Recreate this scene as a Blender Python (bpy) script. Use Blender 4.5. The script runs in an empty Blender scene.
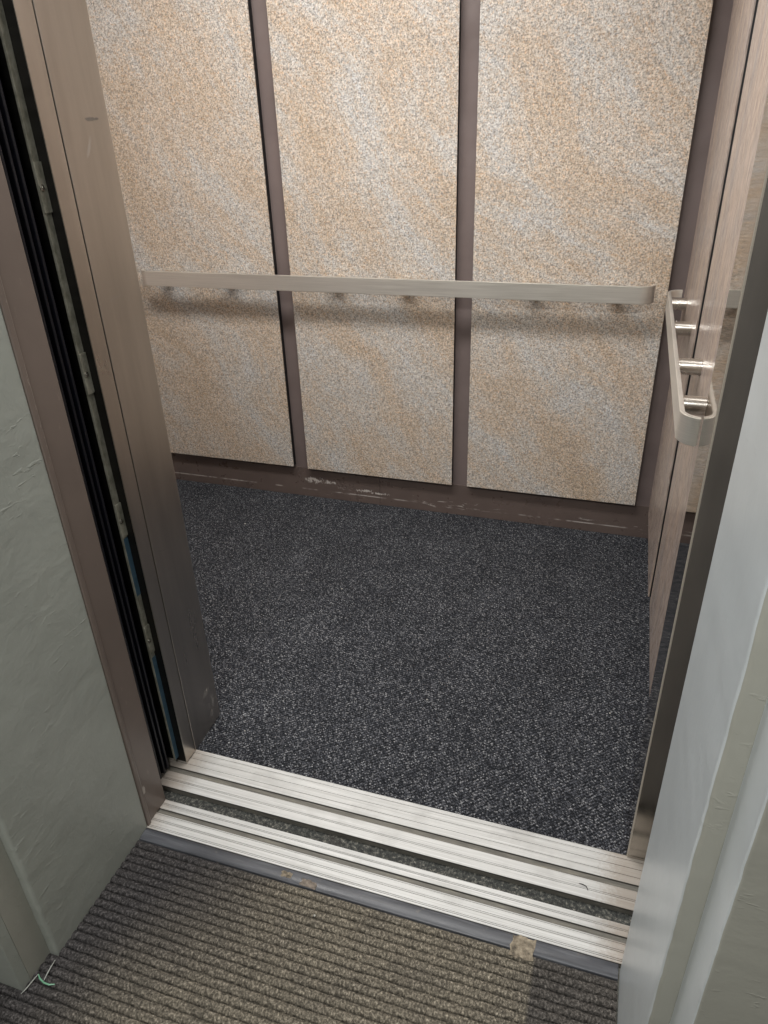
import bpy, bmesh, math, random
from mathutils import Vector, Matrix, noise
random.seed(7)
S = bpy.context.scene
COL = S.collection
R = math.radians

# ------------------------------------------------------------------ materials
def lin(r, g, b):
    f = lambda c: (c / 12.92 if c <= .04045 else ((c + .055) / 1.055) ** 2.4)
    return (f(r / 255), f(g / 255), f(b / 255), 1)

class N:
    def __init__(s, name):
        s.m = bpy.data.materials.new(name); s.m.use_nodes = True
        s.t = s.m.node_tree; s.t.nodes.clear()
        s.out = s.add('ShaderNodeOutputMaterial'); s.b = s.add('ShaderNodeBsdfPrincipled')
        s.link(s.b.outputs[0], s.out.inputs['Surface'])
        s._pos = None
    def add(s, k, **kw):
        n = s.t.nodes.new(k)
        for a, v in kw.items(): setattr(n, a, v)
        return n
    def link(s, a, b): s.t.links.new(a, b)
    def put(s, sock, v):
        if hasattr(v, 'is_output'): s.link(v, sock)
        else: sock.default_value = v
    def pos(s):
        if not s._pos: s._pos = s.add('ShaderNodeNewGeometry').outputs['Position']
        return s._pos
    def xyz(s):
        n = s.add('ShaderNodeSeparateXYZ'); s.link(s.pos(), n.inputs[0]); return n.outputs
    def mapped(s, scale=(1, 1, 1), rot=(0, 0, 0), loc=(0, 0, 0), vec=None):
        n = s.add('ShaderNodeMapping'); s.link(vec or s.pos(), n.inputs[0])
        n.inputs['Scale'].default_value = scale; n.inputs['Rotation'].default_value = rot; n.inputs['Location'].default_value = loc
        return n.outputs[0]
    def noise(s, scale, detail=2, rough=.5, dist=0, vec=None, color=False):
        n = s.add('ShaderNodeTexNoise'); s.link(vec or s.pos(), n.inputs['Vector'])
        n.inputs['Scale'].default_value = scale; n.inputs['Detail'].default_value = detail
        n.inputs['Roughness'].default_value = rough; n.inputs['Distortion'].default_value = dist
        return n.outputs['Color' if color else 'Fac']
    def voro(s, scale, vec=None, rand=1, out='Distance', feature='F1'):
        n = s.add('ShaderNodeTexVoronoi', feature=feature); s.link(vec or s.pos(), n.inputs['Vector'])
        n.inputs['Scale'].default_value = scale; n.inputs['Randomness'].default_value = rand
        return n.outputs[out]
    def ramp(s, fac, stops, interp='LINEAR'):
        n = s.add('ShaderNodeValToRGB'); s.put(n.inputs[0], fac); e = n.color_ramp.elements
        n.color_ramp.interpolation = interp
        while len(e) < len(stops): e.new(.5)
        for k, (p, c) in enumerate(stops):
            e[k].position = p; e[k].color = c if len(c) == 4 else (*c, 1)
        return n.outputs[0]
    def mix(s, fac, a, b, mode='MIX'):
        n = s.add('ShaderNodeMix', data_type='RGBA', blend_type=mode)
        s.put(n.inputs[0], fac); s.put(n.inputs[6], a); s.put(n.inputs[7], b); return n.outputs[2]
    def math(s, op, a, b=0., clamp=False):
        n = s.add('ShaderNodeMath', operation=op, use_clamp=clamp); s.put(n.inputs[0], a); s.put(n.inputs[1], b); return n.outputs[0]
    def maprange(s, v, a, b, c=0., d=1., smooth=True):
        n = s.add('ShaderNodeMapRange', interpolation_type='SMOOTHSTEP' if smooth else 'LINEAR')
        s.put(n.inputs[0], v)
        for i, q in enumerate((a, b, c, d)): n.inputs[i + 1].default_value = q
        return n.outputs[0]
    def bump(s, h, strength=.3, dist=.002, prev=None):
        n = s.add('ShaderNodeBump'); n.inputs['Strength'].default_value = strength; n.inputs['Distance'].default_value = dist
        s.link(h, n.inputs['Height'])
        if prev: s.link(prev, n.inputs['Normal'])
        s.link(n.outputs[0], s.b.inputs['Normal']); return n.outputs[0]
    def set(s, **kw):
        for k, v in kw.items(): s.put(s.b.inputs[k.replace('_', ' ')], v)
        return s

def g(v): return (v, v, v, 1)
M = {}

def stone():
    n = N('granite_laminate')
    info = n.add('ShaderNodeObjectInfo')
    off = n.add('ShaderNodeVectorMath', operation='SCALE'); n.link(info.outputs['Location'], off.inputs[0]); off.inputs['Scale'].default_value = 3.7
    ad = n.add('ShaderNodeVectorMath', operation='ADD'); n.link(n.pos(), ad.inputs[0]); n.link(off.outputs[0], ad.inputs[1])
    p = ad.outputs[0]
    # broad drifting bands, bent by a slow warp
    warp = n.noise(.9, 2, .5, 0, p, True)
    wv = n.add('ShaderNodeVectorMath', operation='MULTIPLY_ADD'); n.link(warp, wv.inputs[0]); wv.inputs[1].default_value = (.75, 0, .75); n.link(p, wv.inputs[2])
    q = n.mapped(rot=(0, R(-50), 0), vec=wv.outputs[0])
    band = n.noise(1, 4, .6, .25, n.mapped((1.5, 1, 6.0), vec=q))
    fine = n.noise(1, 3, .6, .3, n.mapped((6, 1, 42), vec=q))
    blot = n.noise(9, 3, .6, 0, p)
    bb = n.math('ADD', n.math('ADD', n.math('MULTIPLY', band, .52), n.math('MULTIPLY', fine, .26)), n.math('MULTIPLY', blot, .22))
    base = n.ramp(bb, [(.38, lin(187, 186, 184)), (.46, lin(187, 181, 173)), (.53, lin(187, 174, 159)), (.62, lin(181, 165, 146))])
    sp = n.noise(205, 2, .65, 0, p)
    sp2 = n.noise(95, 1, .5, 0, n.mapped(loc=(1, 5, 2), vec=p))
    c = n.mix(1., base, n.ramp(sp, [(.28, g(.30)), (.42, g(.74)), (.5, g(1.0)), (.6, g(1.22)), (.72, g(1.5))]), 'MULTIPLY')
    c = n.mix(1., c, n.ramp(sp2, [(.32, g(.78)), (.5, g(1.0)), (.68, g(1.14))]), 'MULTIPLY')
    tint = n.noise(120, 1, .5, 0, n.mapped(loc=(3, 3, 3), vec=p))
    c = n.mix(n.maprange(tint, .5, .7, 0, .6), c, n.mix(1., c, lin(255, 226, 196), 'MULTIPLY'))
    gry = n.noise(140, 1, .5, 0, n.mapped(loc=(4, 2, 9), vec=p))
    c = n.mix(n.maprange(gry, .58, .74, 0, .75), c, lin(120, 117, 116))
    n.set(Base_Color=c, Roughness=.42)
    n.bump(sp, .12, .001)
    return n.m
M['stone'] = stone()

def plain(name, col, rough=.5, metal=0., spec=.5, nscale=0, namp=.15, bump=0, bscale=200):
    n = N(name); c = col
    if nscale:
        f = n.noise(nscale, 4, .6)
        c = n.mix(1., col, n.ramp(f, [(.3, g(1 - namp)), (.7, g(1 + namp))]), 'MULTIPLY')
    n.set(Base_Color=c, Roughness=rough, Metallic=metal, Specular_IOR_Level=spec)
    if bump: n.bump(n.noise(bscale, 3), bump, .001)
    return n.m
M['reflector'] = plain('grey_reflector', lin(150, 150, 150), .6, .0, nscale=8, namp=.1)  # grey for the added plate that the right jamb mirrors
M['black'] = plain('black_core', (.006, .006, .007, 1), .6)
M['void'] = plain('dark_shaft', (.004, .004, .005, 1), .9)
M['rubber_black'] = plain('black_rubber', (.006, .0065, .012, 1), .38)
M['chrome'] = plain('screw_steel', (.6, .6, .56, 1), .25, 1.)
M['ceiling'] = plain('ceiling_paint', lin(205, 203, 198), .8, nscale=6, namp=.04)
M['hallpaint'] = plain('hall_far_paint', lin(120, 120, 112), .7, nscale=5, namp=.06)

CHIPS = ((-1.185, .080, .05, .016), (-1.12, .078, .05, .010), (-.955, .058, .035, .011), (-.885, .052, .05, .006))
def brown_paint(name, col, rough=.34, chips=0.):
    n = N(name)
    c = n.mix(1., col, n.ramp(n.noise(7, 4, .6), [(.3, g(.9)), (.7, g(1.1))]), 'MULTIPLY')
    if chips:
        z = n.xyz()[2]
        ch = n.noise(26, 5, .75, .8, n.mapped((.55, 1, 3.2)))
        near = n.math('MULTIPLY', n.maprange(z, .012, .032), n.maprange(z, .075, .045))
        big = n.maprange(n.noise(2.3, 1), .47, .58)
        f = n.math('MULTIPLY', n.math('MULTIPLY', n.maprange(ch, .605, .63), near), big)
        line = n.math('MULTIPLY', n.math('MULTIPLY', n.maprange(z, .031, .0335), n.maprange(z, .0385, .036)), n.maprange(n.noise(9, 3, .7), .46, .6))
        f = n.math('MAXIMUM', f, n.math('MULTIPLY', line, .7))
        x = n.xyz()[0]; nz = n.math('SUBTRACT', n.noise(60, 5, .8), .5)
        for (cx, cz, rx, rz) in CHIPS:
            u = n.math('DIVIDE', n.math('SUBTRACT', x, cx), rx); v = n.math('DIVIDE', n.math('SUBTRACT', z, cz), rz)
            d = n.math('SQRT', n.math('ADD', n.math('MULTIPLY', u, u), n.math('MULTIPLY', v, v)))
            f = n.math('MAXIMUM', f, n.maprange(n.math('ADD', d, n.math('MULTIPLY', nz, 5.)), .62, .45))
        c = n.mix(n.math('MULTIPLY', f, chips), c, lin(190, 184, 178))
    n.set(Base_Color=c, Roughness=n.maprange(n.noise(30, 3), .3, .7, rough - .06, rough + .08))
    n.bump(n.noise(160, 3), .05, .001)
    return n.m
M['brown'] = brown_paint('brown_wall_paint', lin(112, 100, 97))
M['brown_base'] = brown_paint('brown_kick_paint', lin(96, 84, 79), .33, .85)

def frame_paint():
    n = N('brown_frame_paint')
    c = n.mix(1., lin(108, 97, 90), n.ramp(n.noise(5, 4, .6), [(.3, g(.9)), (.7, g(1.1))]), 'MULTIPLY')
    x, y, z = n.xyz()[:3]
    edge = n.math('MULTIPLY', n.maprange(y, .8945, .8975), n.maprange(y, .903, .900))
    chip = n.maprange(n.noise(1, 4, .75, .6, n.mapped((60, 60, 26))), .56, .62)
    c = n.mix(n.math('MULTIPLY', n.math('MULTIPLY', edge, chip), n.maprange(z, .8, 1.0)), c, lin(176, 168, 158))
    sc = n.noise(1, 3, .6, .2, n.mapped((1, 70, 26), (R(55), 0, 0)))
    c = n.mix(n.maprange(sc, .66, .72, 0, .25), c, lin(140, 128, 120))
    # one worn paler spot low on the post
    d = n.add('ShaderNodeVectorMath', operation='DISTANCE'); n.link(n.mapped((0, 1, .45)), d.inputs[0]); d.inputs[1].default_value = (0, .905, .045)
    f = n.math('ADD', d.outputs['Value'], n.math('MULTIPLY', n.noise(120, 2), .006))
    c = n.mix(n.maprange(f, .0095, .0075), c, lin(170, 163, 155))
    n.set(Base_Color=c, Roughness=.36); n.bump(n.noise(90, 3), .06, .001)
    return n.m
M['frame'] = frame_paint()

def carpet():
    n = N('charcoal_loop_carpet')
    v = n.mapped((1, 1, 1), (0, 0, R(38)))
    cell = n.add('ShaderNodeTexVoronoi'); n.link(n.mapped((1.0, 1.35, 1), vec=v), cell.inputs['Vector'])
    cell.inputs['Scale'].default_value = 235; cell.inputs['Randomness'].default_value = .5
    sep = n.add('ShaderNodeSeparateColor'); n.link(cell.outputs['Color'], sep.inputs[0])
    c = n.ramp(sep.outputs[0], [(.0, lin(38, 40, 44)), (.45, lin(60, 62, 67)), (.72, lin(84, 86, 92)), (.9, lin(112, 113, 117)), (1, lin(148, 149, 151))])
    c = n.mix(1., c, n.ramp(cell.outputs['Distance'], [(.15, g(1.15)), (.62, g(.35))]), 'MULTIPLY')
    wt = n.add('ShaderNodeTexWave', wave_type='BANDS', bands_direction='X'); n.link(n.mapped(rot=(0, 0, R(50))), wt.inputs['Vector'])
    wt.inputs['Scale'].default_value = 40; wt.inputs['Distortion'].default_value = 2.2; wt.inputs['Detail'].default_value = 2; wt.inputs['Detail Scale'].default_value = 1.2
    c = n.mix(1., c, n.ramp(wt.outputs['Fac'], [(.1, g(.62)), (.7, g(1.22))]), 'MULTIPLY')
    c = n.mix(1., c, n.ramp(n.noise(5, 4, .6), [(.3, g(.92)), (.7, g(1.2))]), 'MULTIPLY')
    li = n.noise(75, 2, .7)
    c = n.mix(n.maprange(li, .74, .8, 0, .5), c, lin(150, 158, 150))
    n.set(Base_Color=c, Roughness=.95, Specular_IOR_Level=.12)
    n.bump(n.math('SUBTRACT', 1., cell.outputs['Distance']), .6, .004)
    return n.m
M['carpet'] = carpet()

def mat_fibre():
    n = N('ribbed_mat_fibre')
    x, y, z = n.xyz()[:3]
    f = n.noise(1, 3, .75, .3, n.mapped((230, 170, 170)))
    speck = n.ramp(f, [(.28, g(.22)), (.44, g(.68)), (.54, g(1.2)), (.64, g(2.2)), (.73, g(3.6))])
    wob = n.math('MULTIPLY', n.math('SUBTRACT', n.noise(3.2, 3), .5), .34)
    # traffic dirt: brownish film in the middle, cleaner dark pile at the walls
    a = n.math('ADD', n.math('ADD', x, n.math('MULTIPLY', y, -.35)), wob)
    dl = n.maprange(a, -1.09, -.74)
    dr = n.maprange(x, -.006, -.018)
    far = n.maprange(n.math('ADD', y, n.math('MULTIPLY', wob, .3)), 1.2, .95)
    dirt = n.math('MULTIPLY', n.math('MULTIPLY', dl, n.math('MULTIPLY_ADD', dr, .8) if False else n.maprange(dr, 0, 1, .22, 1)), far)
    dirt = n.math('MULTIPLY', dirt, n.maprange(n.noise(11, 4, .6), .25, .6, .72, 1.))
    base = n.mix(dirt, lin(61, 59, 59), lin(107, 101, 90))
    c = n.mix(1., base, speck, 'MULTIPLY')
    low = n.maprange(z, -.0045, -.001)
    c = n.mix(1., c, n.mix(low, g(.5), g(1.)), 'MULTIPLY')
    n.set(Base_Color=c, Roughness=.95, Specular_IOR_Level=.15)
    n.bump(n.noise(230, 2, .7), .9, .004)
    return n.m
M['mat'] = mat_fibre()

def rubber():
    n = N('vinyl_edge_strip')
    s = n.noise(1, 4, .65, .3, n.mapped((5, 70, 1)))
    c = n.ramp(s, [(.3, lin(52, 53, 57)), (.55, lin(72, 74, 79)), (.75, lin(104, 106, 110))])
    sm = n.noise(30, 3, .6)
    c = n.mix(n.maprange(sm, .62, .72, 0, .5), c, lin(112, 106, 98))
    n.set(Base_Color=c, Roughness=n.maprange(s, .3, .7, .3, .5)); n.bump(s, .15, .002)
    return n.m
M['rubber'] = rubber()

def alu(name, grime=.0, v=205):
    n = N(name)
    s = n.noise(1, 4, .7, 0, n.mapped((3, 260, 30)))
    c = n.ramp(s, [(.3, lin(v - 22, v - 22, v - 25)), (.7, lin(v + 18, v + 18, v + 16))])
    b = n.noise(6, 4, .65)
    c = n.mix(n.maprange(b, .5, .7, 0, .5), c, lin(164, 163, 160))
    x, y, z = n.xyz()[:3]
    sp = n.noise(140, 3, .7)
    c = n.mix(n.maprange(sp, .7, .76, 0, .6), c, lin(70, 66, 60))
    # grime gathers at both ends of the sill
    e = n.math('MAXIMUM', n.maprange(n.math('ADD', x, n.math('MULTIPLY', sp, .05)), -.835, -.91), n.maprange(n.math('ADD', x, n.math('MULTIPLY', sp, .08)), .12, .19))
    c = n.mix(n.math('MULTIPLY', e, .6 + grime), c, lin(138, 122, 104))
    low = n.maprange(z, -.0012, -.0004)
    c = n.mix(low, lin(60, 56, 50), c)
    n.set(Base_Color=c, Roughness=n.maprange(s, .3, .7, .38, .52), Metallic=.15)
    n.bump(s, .06, .001)
    return n.m
M['alu'] = alu('worn_aluminium', 0, 195)
def groove():
    n = N('gritty_groove')
    c = n.ramp(n.noise(1, 4, .7, 0, n.mapped((18, 180, 60))), [(.3, lin(84, 82, 77)), (.6, lin(114, 111, 103)), (.8, lin(150, 145, 126))])
    n.set(Base_Color=c, Roughness=.6, Metallic=.2); return n.m
M['groove'] = groove()
def gapmat():
    n = N('dirty_gap_fascia')
    f = n.noise(150, 5, .75)
    c = n.ramp(f, [(.35, lin(16, 17, 17)), (.52, lin(56, 58, 55)), (.62, lin(104, 102, 95)), (.72, lin(170, 165, 155))])
    r = n.noise(2.6, 2)
    c = n.mix(n.maprange(r, .64, .7, 0, .4), c, lin(92, 70, 54))
    n.set(Base_Color=c, Roughness=.8); return n.m
M['gap'] = gapmat()

def paint(name, col, lumps=1., rough=.42, seed=0):
    n = N(name)
    c = n.mix(1., col, n.ramp(n.noise(3.5, 4, .6), [(.3, g(.92)), (.7, g(1.07))]), 'MULTIPLY')
    n.set(Base_Color=c, Roughness=rough)
    a = n.noise(16, 4, .55, .4, n.mapped(loc=(seed, seed, 0)))
    st = n.noise(1, 3, .6, .5, n.mapped((40, 26, 95), (R(38), 0, 0)))
    st = n.maprange(st, .6, .74)
    big = n.maprange(n.noise(5.5, 2), .45, .62)
    h = n.math('ADD', n.math('MULTIPLY', a, .55), n.math('MULTIPLY', n.math('MULTIPLY', st, big), .22))
    h = n.math('ADD', h, n.math('MULTIPLY', n.noise(110, 3), .07))
    n.bump(h, .42 * lumps, .010)
    return n.m
M['wallgrey'] = paint('grey_wall_paint', lin(150, 154, 147))
M['wall_lit'] = paint('grey_gloss_paint_lit', lin(186, 192, 194), .4, .33, 3)  # same wall paint, lightened for the side faces lit from the car
M['wall_shaded'] = paint('grey_paint_shaded', lin(152, 152, 143), .6, .5, 5)  # same wall paint, shade of the dim hall-facing sides put into the colour

def steel(name, base, rough, grain=(3, 3, 160), gr=.05, aniso=0., rot=0., scratch=.0, bumps=.03):
    n = N(name)
    s = n.noise(1, 4, .65, 0, n.mapped(grain))
    c = n.mix(1., base, n.ramp(s, [(.3, g(.93)), (.7, g(1.07))]), 'MULTIPLY')
    r = n.math('ADD', n.maprange(s, .3, .7, rough - gr, rough + gr), n.maprange(n.noise(3, 3, .5), .3, .7, -.02, .03))
    if scratch:
        sc = n.noise(1, 3, .6, .3, n.mapped((5, 28, 120), (R(24), 0, 0)))
        f = n.maprange(sc, .69, .74, 0, scratch)
        c = n.mix(f, c, lin(214, 210, 204)); r = n.math('ADD', r, n.math('MULTIPLY', f, .3))
    n.set(Base_Color=c, Roughness=r, Metallic=1., Anisotropic=aniso, Anisotropic_Rotation=rot)
    if aniso:
        t = n.add('ShaderNodeTangent', direction_type='RADIAL', axis='Z'); n.link(t.outputs[0], n.b.inputs['Tangent'])
    if bumps: n.bump(s, bumps, .0006)
    return n.m
def jamb_scuffs(m):
    t = m.node_tree; n = N.__new__(N); n.m = m; n.t = t; n._pos = None
    n.b = [q for q in t.nodes if q.type == 'BSDF_PRINCIPLED'][0]
    c = n.b.inputs['Base Color'].links[0].from_socket; rr = n.b.inputs['Roughness'].links[0].from_socket
    y, z = n.xyz()[1:3]
    nz = n.math('SUBTRACT', n.noise(70, 4, .7), .5)
    for (cy, cz, ry, rz, a, col, k) in ((1.212, .122, .018, .012, 40, 205, .55), (1.236, .075, .008, .03, 0, 205, .5), (1.222, .04, .012, .014, 0, 205, .5),
            (1.186, 1.41, .004, .022, -32, 205, .4), (1.21, 1.456, .026, .003, 0, 70, .6), (1.17, 1.155, .028, .0018, 6, 200, .45), (1.19, .72, .03, .0016, 24, 190, .3), (1.15, .6, .02, .002, -20, 180, .25)):
        ca, sa = math.cos(math.radians(a)), math.sin(math.radians(a))
        dy = n.math('SUBTRACT', y, cy); dz = n.math('SUBTRACT', z, cz)
        u = n.math('DIVIDE', n.math('ADD', n.math('MULTIPLY', dy, ca), n.math('MULTIPLY', dz, sa)), ry)
        v = n.math('DIVIDE', n.math('SUBTRACT', n.math('MULTIPLY', dz, ca), n.math('MULTIPLY', dy, sa)), rz)
        d = n.math('SQRT', n.math('ADD', n.math('MULTIPLY', u, u), n.math('MULTIPLY', v, v)))
        f = n.math('MULTIPLY', n.maprange(n.math('ADD', d, n.math('MULTIPLY', nz, 2.6)), 1., .55), k)
        c = n.mix(f, c, lin(col, col - 3, col - 8)); rr = n.math('ADD', rr, n.math('MULTIPLY', f, .4))
    n.put(n.b.inputs['Base Color'], c); n.put(n.b.inputs['Roughness'], rr)
    return m
M['steel_jamb'] = steel('brushed_steel_jamb', lin(176, 167, 157), .3, (30, 30, 3), .015, scratch=.0, bumps=.0)
M['steel_jamb_left'] = jamb_scuffs(steel('scuffed_steel_jamb', lin(194, 187, 179), .3, (30, 30, 3), .015, bumps=.0))
M['steel_mirror'] = steel('polished_steel_jamb', lin(158, 150, 141), .055, (90, 90, 6), .012, bumps=.0)
M['steel_front'] = steel('smooth_steel_front', lin(172, 167, 160), .17, (40, 40, 4), .02, bumps=.0)
M['steel_edge'] = plain('steel_edge_highlight', lin(176, 168, 156), .4, .35)  # corner highlight put into a paler colour
M['steel_door'] = steel('brushed_steel_door', lin(196, 189, 180), .3, (30, 30, 3), .015, bumps=.0)
M['steel_rail'] = steel('brushed_steel_rail', lin(228, 224, 216), .36, (6, 6, 300), .05, bumps=.02)
[q for q in M['steel_rail'].node_tree.nodes if q.type == 'BSDF_PRINCIPLED'][0].inputs['Metallic'].default_value = .78
M['steel_post'] = steel('turned_steel_bracket', lin(220, 216, 208), .24, (9, 9, 9), .03)
M['steel_dark'] = steel('darkened_steel', (.05, .048, .045, 1), .5, (5, 5, 120), .05)  # dark base; on the door face it stands in for pocket shade
def sage():
    n = N('dusty_galvanised_strip')
    c = n.ramp(n.noise(1, 4, .7, 0, n.mapped((60, 60, 34))), [(.3, lin(110, 110, 98)), (.6, lin(158, 157, 144)), (.8, lin(190, 188, 176))])
    n.set(Base_Color=c, Roughness=.5, Metallic=.4); return n.m
M['sage'] = sage()
M['bluereflect'] = plain('blue_grey_reflection', lin(70, 98, 116), .4, .3, nscale=40, namp=.2)  # colour of a bluish reflection on the metal strip

def wood():
    n = N('ash_wood_laminate')
    s = n.noise(1, 5, .68, .4, n.mapped((170, 170, 26)))
    b = n.noise(1, 3, .6, .6, n.mapped((14, 14, 2.6)))
    c = n.ramp(s, [(.28, lin(122, 108, 100)), (.45, lin(164, 149, 139)), (.6, lin(190, 175, 164)), (.75, lin(206, 192, 181))])
    c = n.mix(1., c, n.ramp(b, [(.3, lin(222, 226, 232)), (.7, lin(255, 250, 244))]), 'MULTIPLY')
    n.set(Base_Color=c, Roughness=.27, Specular_IOR_Level=.5); n.bump(s, .06, .0008)
    return n.m
M['wood'] = wood()
def residue():
    n = N('tape_residue'); f = n.noise(70, 4, .7)
    c = n.ramp(f, [(.35, lin(66, 60, 52)), (.5, lin(122, 112, 96)), (.7, lin(164, 153, 134))])
    n.set(Base_Color=c, Roughness=.85); n.bump(f, .4, .002); return n.m
M['residue'] = residue()
M['rust'] = plain('rusty_crumb', lin(112, 103, 94), .9, nscale=130, namp=.5)
M['green'] = plain('green_plastic_thread', lin(108, 156, 128), .4)
M['clear'] = plain('grey_nylon_thread', lin(150, 152, 146), .4)
M['lint'] = plain('pale_lint', lin(165, 163, 155), .8)
M['darklint'] = plain('dark_lint', lin(44, 40, 36), .8)

# ------------------------------------------------------------------ mesh helpers
def box(bm, x0, x1, y0, y1, z0, z1, bev=0., seg=2):
    vs = [bm.verts.new((x, y, z)) for x in (x0, x1) for y in (y0, y1) for z in (z0, z1)]
    F = [(0, 1, 3, 2), (4, 6, 7, 5), (0, 4, 5, 1), (2, 3, 7, 6), (0, 2, 6, 4), (1, 5, 7, 3)]
    fs = [bm.faces.new([vs[i] for i in f]) for f in F]
    if bev:
        es = list({e for f in fs for e in f.edges})
        bmesh.ops.bevel(bm, geom=es, offset=bev, segments=seg, profile=.6, affect='EDGES')
    return bm
def cbox(*a, bev=0., seg=2):
    bm = bmesh.new(); box(bm, *a, bev=bev, seg=seg); return bm
def rounded(poly, radii, n=5):
    """round the corners of an XY polygon"""
    out = []; L = len(poly)
    for i, (p, r) in enumerate(zip(poly, radii)):
        p = Vector(p); a = (Vector(poly[i - 1]) - p); b = (Vector(poly[(i + 1) % L]) - p)
        if not r: out.append(tuple(p)); continue
        a.normalize(); b.normalize(); s, e = p + a * r, p + b * r
        for k in range(n + 1):
            t = k / n; out.append(tuple((1 - t) ** 2 * s + 2 * t * (1 - t) * p + t * t * e))
    return out
def prism(poly, z0, z1, steps=1, jit=None):
    bm = bmesh.new(); rows = []
    for k in range(steps + 1):
        z = z0 + (z1 - z0) * k / steps
        row = []
        for (x, y) in poly:
            if jit: x, y = jit(x, y, z)
            row.append(bm.verts.new((x, y, z)))
        rows.append(row)
    m = len(poly)
    for a, b in zip(rows, rows[1:]):
        for i in range(m): bm.faces.new((a[i], a[(i + 1) % m], b[(i + 1) % m], b[i]))
    bm.faces.new(rows[0]); bm.faces.new(rows[-1])
    return bm
def prism_x(poly, x0, x1):
    """YZ profile run along X"""
    bm = bmesh.new()
    a = [bm.verts.new((x0, y, z)) for y, z in poly]; b = [bm.verts.new((x1, y, z)) for y, z in poly]
    m = len(poly)
    for i in range(m): bm.faces.new((a[i], a[(i + 1) % m], b[(i + 1) % m], b[i]))
    bm.faces.new(a); bm.faces.new(b)
    return bm
def cyl(bm, p0, p1, r, seg=24, bev=0., r1=None):
    p0, p1 = Vector(p0), Vector(p1); d = p1 - p0
    q = d.to_track_quat('Z', 'Y').to_matrix().to_4x4(); q.translation = (p0 + p1) / 2
    res = bmesh.ops.create_cone(bm, cap_ends=True, segments=seg, radius1=r, radius2=r if r1 is None else r1, depth=d.length, matrix=q)
    if bev:
        es = list({e for v in res['verts'] for e in v.link_edges if any(len(f.verts) > 4 for f in e.link_faces)})
        bmesh.ops.bevel(bm, geom=es, offset=bev, segments=2, affect='EDGES')
    return bm
def tube(bm, pts, r, seg=8):
    rows = []
    for i, p in enumerate(pts):
        p = Vector(p); d = Vector(pts[min(i + 1, len(pts) - 1)]) - Vector(pts[max(i - 1, 0)])
        q = d.to_track_quat('Z', 'Y')
        rr = r if 0 < i < len(pts) - 1 else r * .6
        rows.append([bm.verts.new(p + q @ Vector((rr * math.cos(2 * math.pi * k / seg), rr * math.sin(2 * math.pi * k / seg), 0))) for k in range(seg)])
    for a, b in zip(rows, rows[1:]):
        for k in range(seg): bm.faces.new((a[k], a[(k + 1) % seg], b[(k + 1) % seg], b[k]))
    bm.faces.new(rows[0]); bm.faces.new(rows[-1])
    return bm
def obj(name, bm, m, parent=None, smooth=None, loc=None):
    """link bm (world coordinates) as one mesh object whose origin is loc, or its parent's"""
    o_ = Vector((0, 0, 0)); q = parent
    while q: o_ += q.location; q = q.parent
    L = Vector(loc) if loc is not None else o_
    bmesh.ops.translate(bm, verts=bm.verts, vec=-L)
    bmesh.ops.recalc_face_normals(bm, faces=bm.faces)
    me = bpy.data.meshes.new(name); bm.to_mesh(me); bm.free()
    me.materials.append(m)
    o = bpy.data.objects.new(name, me); COL.objects.link(o)
    if parent: o.parent = parent; o.location = L - o_
    else: o.location = L
    if smooth:
        me.shade_smooth() if hasattr(me, 'shade_smooth') else None
        me.set_sharp_from_angle(angle=R(smooth))
        wn = o.modifiers.new('weighted_normals', 'WEIGHTED_NORMAL'); wn.keep_sharp = True; wn.weight = 80
    return o
def tag(o, label, cat, group=None):
    o['label'] = label; o['category'] = cat
    if group: o['group'] = group
    return o
def thing(name, label, cat, loc, group=None):
    o = bpy.data.objects.new(name, None); COL.objects.link(o); o.location = loc; o.empty_display_size = .05
    return tag(o, label, cat, group)
def struct(name, bm, m, smooth=None):
    o = obj(name, bm, m, smooth=smooth); o['kind'] = 'structure'; return o

# ------------------------------------------------------------------ setting: elevator car
XC0, XC1 = -1.955, .205
struct('floor_car', cbox(XC0 - .04, XC1 + .04, 1.1275, 2.60, -.08, -.008), M['steel_dark'])
struct('wall_back', cbox(XC0 - .04, XC1 + .04, 2.553, 2.60, -.005, 2.36), M['brown'])
struct('baseboard_back', cbox(XC0 + .002, -.8856, 2.549, 2.5525, .0, .136, bev=.0006), M['brown_base'])
struct('baseboard_back', cbox(-.8844, XC1 - .002, 2.549, 2.5525, .0, .136, bev=.0006), M['brown_base'])
struct('wall_right', cbox(XC1, XC1 + .04, 1.26, 2.5525, -.005, 2.36), M['brown'])
struct('wall_left', cbox(XC0 - .04, XC0, 1.26, 2.5525, -.005, 2.36), M['wood'])
struct('wall_front', cbox(XC0 - .04, -.985, 1.20, 1.2595, -.005, 2.36), M['steel_jamb'])
struct('ceiling_car', cbox(XC0 - .04, XC1 + .04, 1.13, 2.60, 2.362, 2.40), M['ceiling'])

struct('baseboard_right', cbox(XC1 - .0032, XC1 - .0002, 1.262, 2.5485, .0, .128, bev=.0006), M['brown_base'])
cp = obj('carpet', cbox(XC0 + .001, XC1 - .001, 1.1275, 2.5485, -.0079, .0), M['carpet'])
tag(cp, 'dark charcoal loop carpet covering the elevator car floor', 'carpet')

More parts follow.
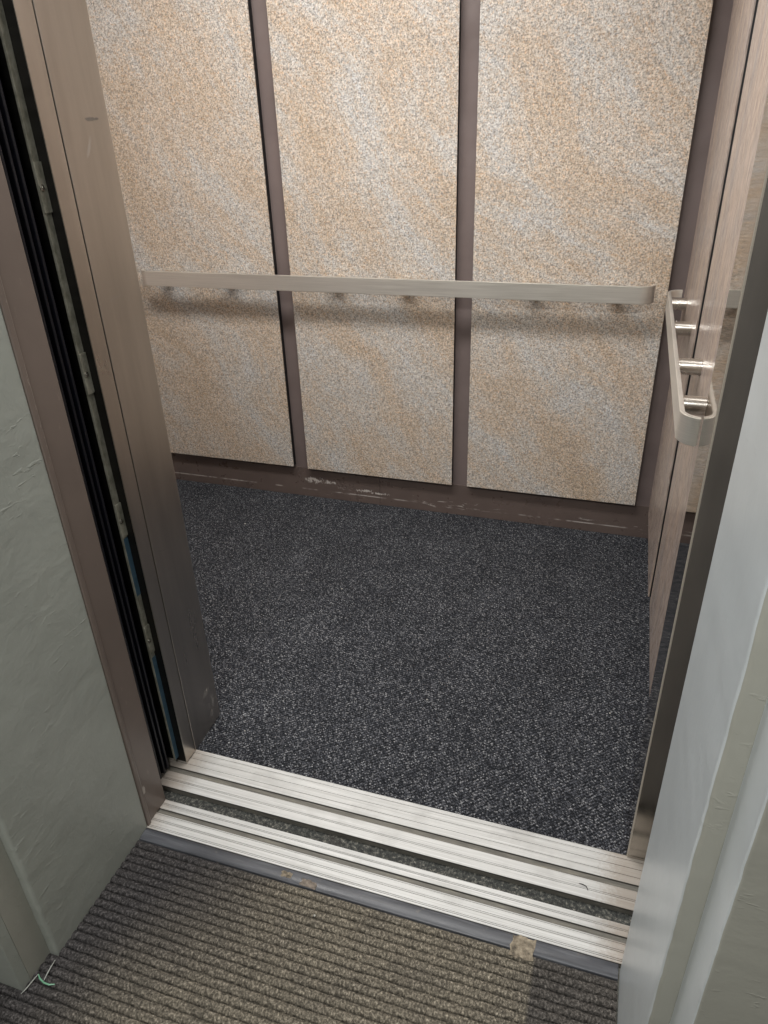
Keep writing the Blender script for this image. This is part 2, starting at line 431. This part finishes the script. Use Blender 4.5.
# granite panels on the back wall
def stone_panel(x0, x1, z0, label):
    t = thing('wall_panel', label, 'wall panel', ((x0 + x1) / 2, 2.552, z0), 'granite patterned panels on the back wall')
    obj('panel_face', cbox(x0, x1, 2.524, 2.5285, z0, 2.26, bev=.0008), M['stone'], t)
    obj('backing', cbox(x0 + .0012, x1 - .0012, 2.5286, 2.5528, z0 + .0012, 2.259), M['black'], t)['label'] = 'black edge backing'
    return t
stone_panel(-1.893, -1.2635, .147, 'granite-patterned wall panel nearest the left steel jamb, partly hidden by it')
stone_panel(-1.198, -.572, .145, 'middle granite-patterned wall panel, between the two brown vertical strips')
stone_panel(-.510, .127, .147, 'granite-patterned wall panel nearest the right wall, behind the end of the long handrail')

# wood laminate panels on the right wall
def wood_panel(y0, y1, x, z0, label):
    t = thing('wood_panel', label, 'wall panel', (XC1, (y0 + y1) / 2, z0), 'wood laminate panels on the right wall')
    obj('panel_face', cbox(x, x + .004, y0, y1, z0, 2.26, bev=.0006), M['wood'], t)
    obj('backing', cbox(x + .0041, XC1 - .0003, y0 - .001, y1 - .001, z0 + .001, 2.259), M['black'], t)['label'] = 'black edge backing'
wood_panel(1.935, 2.486, .1755, .146, 'greyish wood laminate panel on the right wall, farther one, next to the brown back corner')
wood_panel(1.345, 1.912, .1815, .135, 'greyish wood laminate panel on the right wall, nearer one, beside the steel jamb')

# ------------------------------------------------------------------ handrails
def bar(path, half, z0, z1, bev=.0014):
    """flat bar on edge swept along an XY path"""
    bm = bmesh.new(); n = len(path); Lp, Rp = [], []
    for i, p in enumerate(path):
        p = Vector(p); d = Vector(path[min(i + 1, n - 1)]) - Vector(path[max(i - 1, 0)]); d.normalize()
        nn = Vector((-d.y, d.x)); Lp.append(p + nn * half); Rp.append(p - nn * half)
    poly = [tuple(v) for v in Lp] + [tuple(v) for v in reversed(Rp)]
    a = [bm.verts.new((x, y, z0)) for x, y in poly]; b = [bm.verts.new((x, y, z1)) for x, y in poly]
    m = len(poly)
    for i in range(m): bm.faces.new((a[i], a[(i + 1) % m], b[(i + 1) % m], b[i]))
    for r in (a, b):
        for i in range(n - 1): bm.faces.new((r[i], r[i + 1], r[m - 2 - i], r[m - 1 - i]))
    bmesh.ops.recalc_face_normals(bm, faces=bm.faces)
    es = [e for e in bm.edges if len(e.link_faces) == 2 and e.calc_face_angle(0) > R(50)]
    bmesh.ops.bevel(bm, geom=es, offset=bev, segments=2, affect='EDGES')
    return bm
def arc(cx, cy, r, a0, a1, n=16):
    return [(cx + r * math.cos(R(a0 + (a1 - a0) * k / n)), cy + r * math.sin(R(a0 + (a1 - a0) * k / n))) for k in range(n + 1)]
ZR0, ZR1, ZRC = .9005, .9555, .928
# back rail: bar centre line at y = 2.4465, ends curled to the wall
t = thing('handrail', 'long brushed steel handrail across the granite-patterned back wall', 'handrail', (-.862, 2.524, ZRC), 'brushed steel handrails')
yb, rr = 2.4465, .042
path = arc(-1.7655, yb + rr, rr, 180, 270) + [(-1.2, yb), (-.6, yb), (0.0, yb)] + arc(.0405, yb + rr, rr, 270, 360)
path = [(path[0][0], path[0][1] + .006)] + path + [(path[-1][0], path[-1][1] + .006)]
obj('bar', bar(path, .0045, ZR0, ZR1), M['steel_rail'], t, 40)
for x in (-1.715, -1.437, -1.007, -.744, -.305, -.043):
    b = obj('bracket', cyl(bmesh.new(), (x, yb + .0046, ZRC), (x, 2.5185, ZRC), .0195, 32, .001), M['steel_post'], t, 40)
    obj('collar', cyl(bmesh.new(), (x, 2.5187, ZRC), (x, 2.5238, ZRC), .0197, 32, .0008), M['steel_post'], b, 40)
t = thing('handrail', 'short brushed steel handrail on the wood-panelled right wall', 'handrail', (.178, 1.86, ZRC), 'brushed steel handrails')
xb, rr = .1245, .036
path = [(xb + rr + .003, 2.416)] + arc(xb + rr, 2.380, rr, 90, 180) + [(xb, 2.1), (xb, 1.8), (xb, 1.5)] + arc(xb + rr, 1.352, rr + .0, 180, 262) 
obj('bar', bar(path, .0045, ZR0, ZR1), M['steel_rail'], t, 40)
for y in (2.348, 2.056, 1.715, 1.457):
    xp = .1755 if y > 1.93 else .1815
    b = obj('bracket', cyl(bmesh.new(), (xb + .0046, y, ZRC), (xp - .0062, y, ZRC), .0185, 32, .001), M['steel_post'], t, 40)
    obj('collar', cyl(bmesh.new(), (xp - .006, y, ZRC), (xp - .0002, y, ZRC), .0187, 32, .0008), M['steel_post'], b, 40)

# ------------------------------------------------------------------ car entrance: jambs, sill, door
def jamb(poly, radii, z1, m, label, loc):
    o = obj('door_jamb', prism(rounded(poly, radii, 4), .0005, z1), m, None, 40, loc=loc)
    if m is M['steel_mirror']:          # polished inner face, brushed front, corner painted with a pale highlight
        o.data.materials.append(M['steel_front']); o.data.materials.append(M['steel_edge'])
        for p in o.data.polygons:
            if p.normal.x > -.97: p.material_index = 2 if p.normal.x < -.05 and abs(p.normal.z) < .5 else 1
    return tag(o, label, 'door jamb', 'steel jambs of the elevator car')
jamb([(-.984, 1.1238), (-.9288, 1.1238), (-.9315, 1.2595), (-.984, 1.2595)], [0, .0015, .003, 0], 2.15, M['steel_jamb_left'],
     'wide brushed steel jamb on the left side of the elevator opening', (-.95, 1.19, .0005))
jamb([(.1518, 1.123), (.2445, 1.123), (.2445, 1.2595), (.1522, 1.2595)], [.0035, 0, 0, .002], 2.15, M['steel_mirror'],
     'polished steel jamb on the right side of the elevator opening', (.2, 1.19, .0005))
hd = obj('door_header', cbox(-.984, .2445, 1.1238, 1.2595, 2.1505, 2.36), M['steel_jamb'], loc=(-.4, 1.19, 2.1505)); tag(hd, 'steel header over the elevator car opening', 'door header')

# car door, slid open into the pocket on the left
t = thing('elevator_door', 'open sliding steel elevator door showing only its narrow edge beside the left jamb', 'door', (-1.4, 1.098, .004))
obj('door_panel', cbox(-1.93, -.9296, 1.0795, 1.1175, .004, 2.16, bev=.0012), M['steel_dark'], t)['label'] = 'door face inside the pocket, coloured dark for its shade'
obj('edge_strip', cbox(-.9295, -.9272, 1.0785, 1.1185, .004, 2.16, bev=.0008), M['steel_door'], t)['label'] = 'bright brushed steel leading edge'
obj('filler', cbox(-1.0, -.9315, 1.1177, 1.1232, .006, 2.15), M['void'], t)['label'] = 'black seal added to darken the joint beside the steel jamb'  # near-black filler added so the gap reads as a dark line
# galvanised strip with screw plates on the door face
st = obj('hanger_strip', cbox(-.9535, -.949, 1.064, 1.0793, .02, 2.1, bev=.0005), M['sage'], t); st['label'] = 'dusty grey metal strip'
for z in (1.357, 1.037, .720, .405):
    pl = obj('screw_plate', cbox(-.949, -.9455, 1.061, 1.0793, z - .039, z + .039, bev=.0006), M['sage'], t)
    bm = bmesh.new(); cyl(bm, (-.9455, 1.0665, z), (-.9432, 1.0665, z), .0052, 16, .0008); cyl(bm, (-.9432, 1.0665, z), (-.9426, 1.0665, z), .0018, 8)
    obj('screw', bm, M['chrome'], pl, 40)
for z0, z1 in ((.528, .676), (.02, .352)):
    obj('tape', cbox(-.949, -.9484, 1.066, 1.079, z0, z1), M['bluereflect'], t)['label'] = 'blue-grey painted reflection on the metal strip'  # blue-grey strips paint in a bluish reflection, not real tape
# black safety edge with two rubber fins
t = thing('safety_edge', 'black rubber safety edge strip inside the dark gap beside the brown frame', 'safety edge', (-.985, 1.025, .003))
obj('strip', cbox(-1.03, -.972, 1.002, 1.055, .004, 2.12, bev=.003), M['rubber_black'], t)
for y in (1.012, 1.03, 1.046):
    obj('rubber_fin', cbox(-.972, -.9585, y - .0035, y + .0035, .006, 2.12, bev=.003, seg=3), M['rubber_black'], t, 60)

def lines(pts, marks, w=.0016, d=.0016):
    """insert V-grooves into a flat top run from y0 to y1 at z=0"""
    (y0, y1) = pts; out = [(y0, -.0008), (y0 + .0008, 0)]
    for m in sorted(marks): out += [(m - w / 2, 0), (m, -d), (m + w / 2, 0)]
    return out + [(y1 - .0008, 0), (y1, -.0008)]
def strip(y0, y1, marks, depth, x0, x1, w=.0016):
    return prism_x(lines((y0, y1), marks, w) + [(y1, -depth), (y0, -depth)], x0, x1)
t = thing('car_sill', 'ridged aluminium sill along the edge of the charcoal elevator carpet', 'door sill', (-.6, 1.06, -.03), 'aluminium door sills')
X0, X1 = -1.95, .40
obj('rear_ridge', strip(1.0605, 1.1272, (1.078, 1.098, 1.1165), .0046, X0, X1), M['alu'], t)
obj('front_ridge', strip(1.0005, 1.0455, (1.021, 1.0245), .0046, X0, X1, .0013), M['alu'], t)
obj('guide_groove', cbox(X0, X1, 1.0005, 1.1272, -.030, -.0047), M['groove'], t)
obj('fascia', cbox(X0, X1, 1.0008, 1.10, -.30, -.0305), M['gap'], t)['label'] = 'dark dirty apron below the sill'
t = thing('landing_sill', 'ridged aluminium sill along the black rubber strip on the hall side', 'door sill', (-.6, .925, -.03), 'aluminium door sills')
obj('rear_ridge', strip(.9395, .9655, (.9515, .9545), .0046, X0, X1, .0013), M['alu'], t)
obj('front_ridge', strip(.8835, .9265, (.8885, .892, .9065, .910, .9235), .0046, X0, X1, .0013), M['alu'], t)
obj('guide_groove', cbox(X0, X1, .8835, .9655, -.030, -.0047), M['groove'], t)
obj('fascia', cbox(X0, X1, .8835, .9635, -.30, -.0305), M['gap'], t)['label'] = 'dark dirty apron below the sill'
# shaft gap: rough ledge a little way down between the two sills
struct('trim_1', cbox(X0, X1, .9658, 1.0002, -.05, -.016), M['gap'])
# darkness of the door pocket
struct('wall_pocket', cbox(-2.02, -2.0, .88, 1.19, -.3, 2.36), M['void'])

# brown landing door frame
t = thing('door_frame', 'brown painted metal door frame between the grey wall and the dark door gap', 'door frame', (-.95, .925, 0))
poly = rounded([(-.99, .8875), (-.9135, .8875), (-.9135, .8985), (-.9175, .9015), (-.9175, .9655), (-.99, .9655)], [0, .0028, .002, .002, .002, 0], 4)
obj('side_post', prism(poly, .0006, 2.13), M['frame'], t, 40)
obj('side_post', cbox(.168, .24, .8875, .9655, .0006, 2.13, bev=.002), M['frame'], t)
obj('reflector_plate', cbox(.168, .26, .9656, .9675, .004, 2.12), M['reflector'], t)['label'] = 'added grey reflector plate behind the right post'  # unseen plate added so the right jamb's front reflects grey
obj('frame_head', cbox(-.99, .24, .8875, .9655, 2.1302, 2.36, bev=.002), M['frame'], t)

# ------------------------------------------------------------------ setting: hall
def shade_by_normal(o, m2, nx=-.75):  # gives hall-facing sides the shaded colour
    o.data.materials.append(m2)
    for p in o.data.polygons:
        if p.normal.y < nx: p.material_index = 1
def wob(amp, cx, cy, rad):
    def f(x, y, z):
        d = math.hypot(x - cx, y - cy)
        if d < rad:
            k = (1 - d / rad) * amp
            n1 = noise.noise(Vector((z * 21, 3.1, cx * 9))) + .6 * noise.noise(Vector((z * 63, 1.7, cx * 9)))
            n2 = noise.noise(Vector((z * 17, 8.3, cy * 9))) + .6 * noise.noise(Vector((z * 57, 5.7, cy * 9)))
            x += k * n1; y += k * n2
        return x, y
    return f
struct('wall_reveal_left', prism(rounded([(-1.9, .578), (-.9165, .578), (-.9165, .887), (-1.9, .887)], [0, .009, .003, 0], 6), -.012, 2.6, 180, wob(.0013, -.9165, .578, .03)), M['wallgrey'], 50)
shade_by_normal(struct('wall_reveal_right', prism(rounded([(.1447, .581), (.1475, .876), (1.2, .876), (1.2, .581)], [.007, .006, 0, 0], 6), -.012, 2.6, 180, wob(.0013, .1447, .581, .03)), M['wall_lit'], 50), M['wall_shaded'])
struct('wall_hall_left', cbox(-2.6, -.9352, .5242, .5776, -.012, 2.6), M['wall_shaded'])
struct('trim_2', cbox(-2.6, -.9348, .502, .524, -.012, 2.6, bev=.0015), M['wallgrey'])
shade_by_normal(struct('wall_hall_right', prism(rounded([(.1685, .502), (1.7, .502), (1.7, .5805), (.170, .5805)], [.004, 0, 0, 0], 5), -.012, 2.6, 160, wob(.001, .1685, .502, .02)), M['wall_lit'], 50), M['wall_shaded'])
struct('wall_hall_header', cbox(-1.9, 1.2, .582, .886, 2.2, 2.6), M['wallgrey'])
struct('wall_hall_back', cbox(-2.6, 1.7, -1.9, -1.85, -.012, 2.6), M['hallpaint'])
struct('wall_hall_west', cbox(-2.65, -2.6, -1.9, .5, -.012, 2.6), M['hallpaint'])
struct('wall_hall_east', cbox(1.7, 1.75, -1.9, .5, -.012, 2.6), M['hallpaint'])
struct('ceiling', cbox(-2.65, 1.75, -1.9, .5, 2.6, 2.65), M['ceiling'])
struct('floor', cbox(-2.65, 1.75, -1.9, .8825, -.06, -.012), M['hallpaint'])

# ribbed mat: real ribs across the hall floor
def mat_mesh():
    bm = bmesh.new(); pitch = .0182; seg = 8; y = .8515; k = 0
    prof = [(j / seg, -.0055 + .0060 * (abs(math.sin(math.pi * j / seg)) ** .55)) for j in range(seg)]
    ys = []
    while y > -1.84:
        for t_, z in prof: ys.append((y - t_ * pitch, z))
        y -= pitch
    def rng(v): return (-.9155, .144) if v > .577 else ((-.934, .168) if v > .5015 else (-2.59, 1.69))
    def wv_(x, y_, z):
        d = .0013 * noise.noise(Vector((x * 38, y_ * 60, 0))) + .0008 * noise.noise(Vector((x * 110, y_ * 60, 5))) if .3 < y_ < .848 else 0
        return bm.verts.new((x, y_ + d, z + .5 * abs(d)))
    for (ya, za), (yc, zc) in zip(ys, ys[1:]):
        x0, x1 = rng(ya); 
        NX = 110 if ya > .3 else 12; xs = [x0 + (x1 - x0) * i / NX for i in range(NX + 1)]
        va = [wv_(x, ya, za) for x in xs]; vb = [wv_(x, yc, zc) for x in xs]
        for i in range(NX): bm.faces.new((va[i], vb[i], vb[i + 1], va[i + 1]))
    bmesh.ops.remove_doubles(bm, verts=bm.verts, dist=.0003)
    return bm
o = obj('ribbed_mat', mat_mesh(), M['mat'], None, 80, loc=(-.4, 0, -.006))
tag(o, 'brownish black ribbed floor mat in the hall in front of the elevator', 'mat')
bm = prism_x([(.8522, -.0118), (.8522, -.0030), (.8545, -.0008), (.862, .0009), (.873, .0012), (.8812, .0004), (.8825, -.002), (.8825, -.0118)], -.9155, .144)
o = obj('rubber_strip', bm, M['rubber'], None, 60, loc=(-.38, .867, -.0118)); tag(o, 'black rubber edging strip between the ribbed mat and the aluminium sill', 'strip')

# ------------------------------------------------------------------ small things lying about
def patch(x0, x1, y0, y1, z, th, seed, nx=9, ny=7, drop=.0):
    rnd = random.Random(seed); bm = bmesh.new(); P = {}
    for i in range(nx + 1):
        for j in range(ny + 1):
            e = i in (0, nx) or j in (0, ny)
            jx = rnd.uniform(-1, 1) * (x1 - x0) / nx * (.45 if e else .2); jy = rnd.uniform(-1, 1) * (y1 - y0) / ny * (.45 if e else .2)
            P[i, j] = bm.verts.new((x0 + (x1 - x0) * i / nx + jx, y0 + (y1 - y0) * j / ny + jy, z + (th * .2 if e else th * rnd.uniform(.7, 1.1))))
    for i in range(nx):
        for j in range(ny): bm.faces.new((P[i, j], P[i + 1, j], P[i + 1, j + 1], P[i, j + 1]))
    ex = bmesh.ops.extrude_face_region(bm, geom=list(bm.faces))
    for v in [v for v in ex['geom'] if isinstance(v, bmesh.types.BMVert)]: v.co.z = z - .0002
    return bm
o = obj('tape_residue', patch(-.059, -.014, .837, .8805, .0013, .0007, 3), M['residue'], loc=(-.036, .86, .0013)); tag(o, 'square beige patch of tape residue on the rubber strip near its right end', 'residue')
o = obj('dirt_crumb', patch(-.562, -.538, .861, .874, .0012, .0012, 5, 6, 4), M['residue'], loc=(-.55, .868, .0012)); tag(o, 'pale grey dirt crumb on the black rubber strip', 'dirt')
o = obj('dirt_crumb', patch(-.513, -.478, .853, .869, .0013, .0014, 8, 7, 5), M['rust'], loc=(-.495, .861, .0013)); tag(o, 'tan rusty dirt crumb on the black rubber strip', 'dirt')
o = obj('plastic_thread', tube(bmesh.new(), [(-.924, .534, .0042), (-.915, .528, .004), (-.902, .524, .0045), (-.890, .524, .0042), (-.880, .528, .004)], .0016), M['green'], loc=(-.9, .526, .003)); tag(o, 'green plastic thread on the mat at the left wall corner', 'thread')
o = obj('plastic_thread', tube(bmesh.new(), [(-.923, .533, .006), (-.926, .520, .004), (-.928, .506, .003), (-.931, .495, .003)], .0011), M['clear'], loc=(-.927, .515, .003)); tag(o, 'short grey thread crossing the green one at the left wall corner', 'thread')
o = obj('plastic_thread', tube(bmesh.new(), [(-.911, .566, .004), (-.908, .553, .007), (-.906, .540, .0075), (-.903, .526, .0078)], .0011), M['clear'], loc=(-.906, .547, .003)); tag(o, 'long grey thread running from the rounded wall corner to the green one', 'thread')
def crumb(x, y, z, r, m, label, name='lint', squash=.5):
    bm = bmesh.new(); bmesh.ops.create_icosphere(bm, subdivisions=2, radius=r)
    for v in bm.verts:
        v.co *= 1 + .3 * noise.noise(v.co * 500 + Vector((x * 50, y * 50, 0))); v.co.z *= squash; v.co += Vector((x, y, z + r * squash * .8))
    o = obj(name, bm, m, None, 60, loc=(x, y, z)); tag(o, label, 'lint')
crumb(-.394, 1.472, 0, .0023, M['lint'], 'pale lint speck near the middle of the charcoal carpet')
crumb(-.836, 1.221, 0, .0020, M['lint'], 'pale lint speck on the charcoal carpet beside the left steel jamb')
crumb(-.821, 1.919, 0, .0027, M['lint'], 'pale lint speck on the charcoal carpet in front of the middle granite panel')
crumb(-1.372, 2.249, 0, .0034, M['lint'], 'pale lint speck on the charcoal carpet in front of the leftmost granite panel')
crumb(.098, 1.56, 0, .0023, M['lint'], 'pale lint speck on the charcoal carpet near the right wall')
crumb(-.455, .80, .0002, .0024, M['lint'], 'pale speck on the brown ribbed mat near the rubber strip', 'lint')
o = obj('dark_fibre', tube(bmesh.new(), [(.058, 1.029, .0010), (.066, 1.0285, .002), (.074, 1.026, .0012), (.0775, 1.018, .001)], .0010), M['darklint'], loc=(.068, 1.025, 0)); tag(o, 'dark curled fibre lying on the car sill near its right end', 'fibre')

# ------------------------------------------------------------------ light
def area(name, loc, sx, sy, e, col=(1, 1, 1), rot=(0, 0, 0), spread=180):
    l = bpy.data.lights.new(name, 'AREA'); l.shape = 'RECTANGLE'; l.size = sx; l.size_y = sy; l.energy = e; l.color = col; l.spread = R(spread)
    o = bpy.data.objects.new(name, l); COL.objects.link(o); o.location = loc; o.rotation_euler = rot; return o
area('car_ceiling_lamp', (-.87, 1.58, 2.33), 1.5, .3, 41, (1, .985, .968))
area('hall_ceiling_lamp', (-.45, -.45, 2.57), 1.3, .4, 60, (1, .99, .965))
w = bpy.data.worlds.new('world'); S.world = w; w.use_nodes = True
w.node_tree.nodes['Background'].inputs[0].default_value = (.5, .5, .5, 1); w.node_tree.nodes['Background'].inputs[1].default_value = .05

# ------------------------------------------------------------------ camera
yaw, pit, rol, f = R(-18.8553594), R(28.67248802), R(-1.96718416), 717.85
ca, sa, cb, sb = math.cos(yaw), math.sin(yaw), math.cos(pit), math.sin(pit)
fw = Vector((sa * cb, ca * cb, -sb)); rt = Vector((ca, -sa, 0)); up = rt.cross(fw)
r2 = math.cos(rol) * rt + math.sin(rol) * up; u2 = -math.sin(rol) * rt + math.cos(rol) * up
cam = bpy.data.cameras.new('camera'); co = bpy.data.objects.new('camera', cam); COL.objects.link(co)
m = Matrix((r2, u2, -fw)).transposed().to_4x4(); m.translation = (0, 0, 1.44); co.matrix_world = m
cam.sensor_fit = 'HORIZONTAL'; cam.sensor_width = 36; cam.lens = f / 768 * 36; cam.clip_start = .02
S.camera = co
S.view_settings.view_transform = 'Standard'; S.view_settings.look = 'None'; S.view_settings.exposure = 0
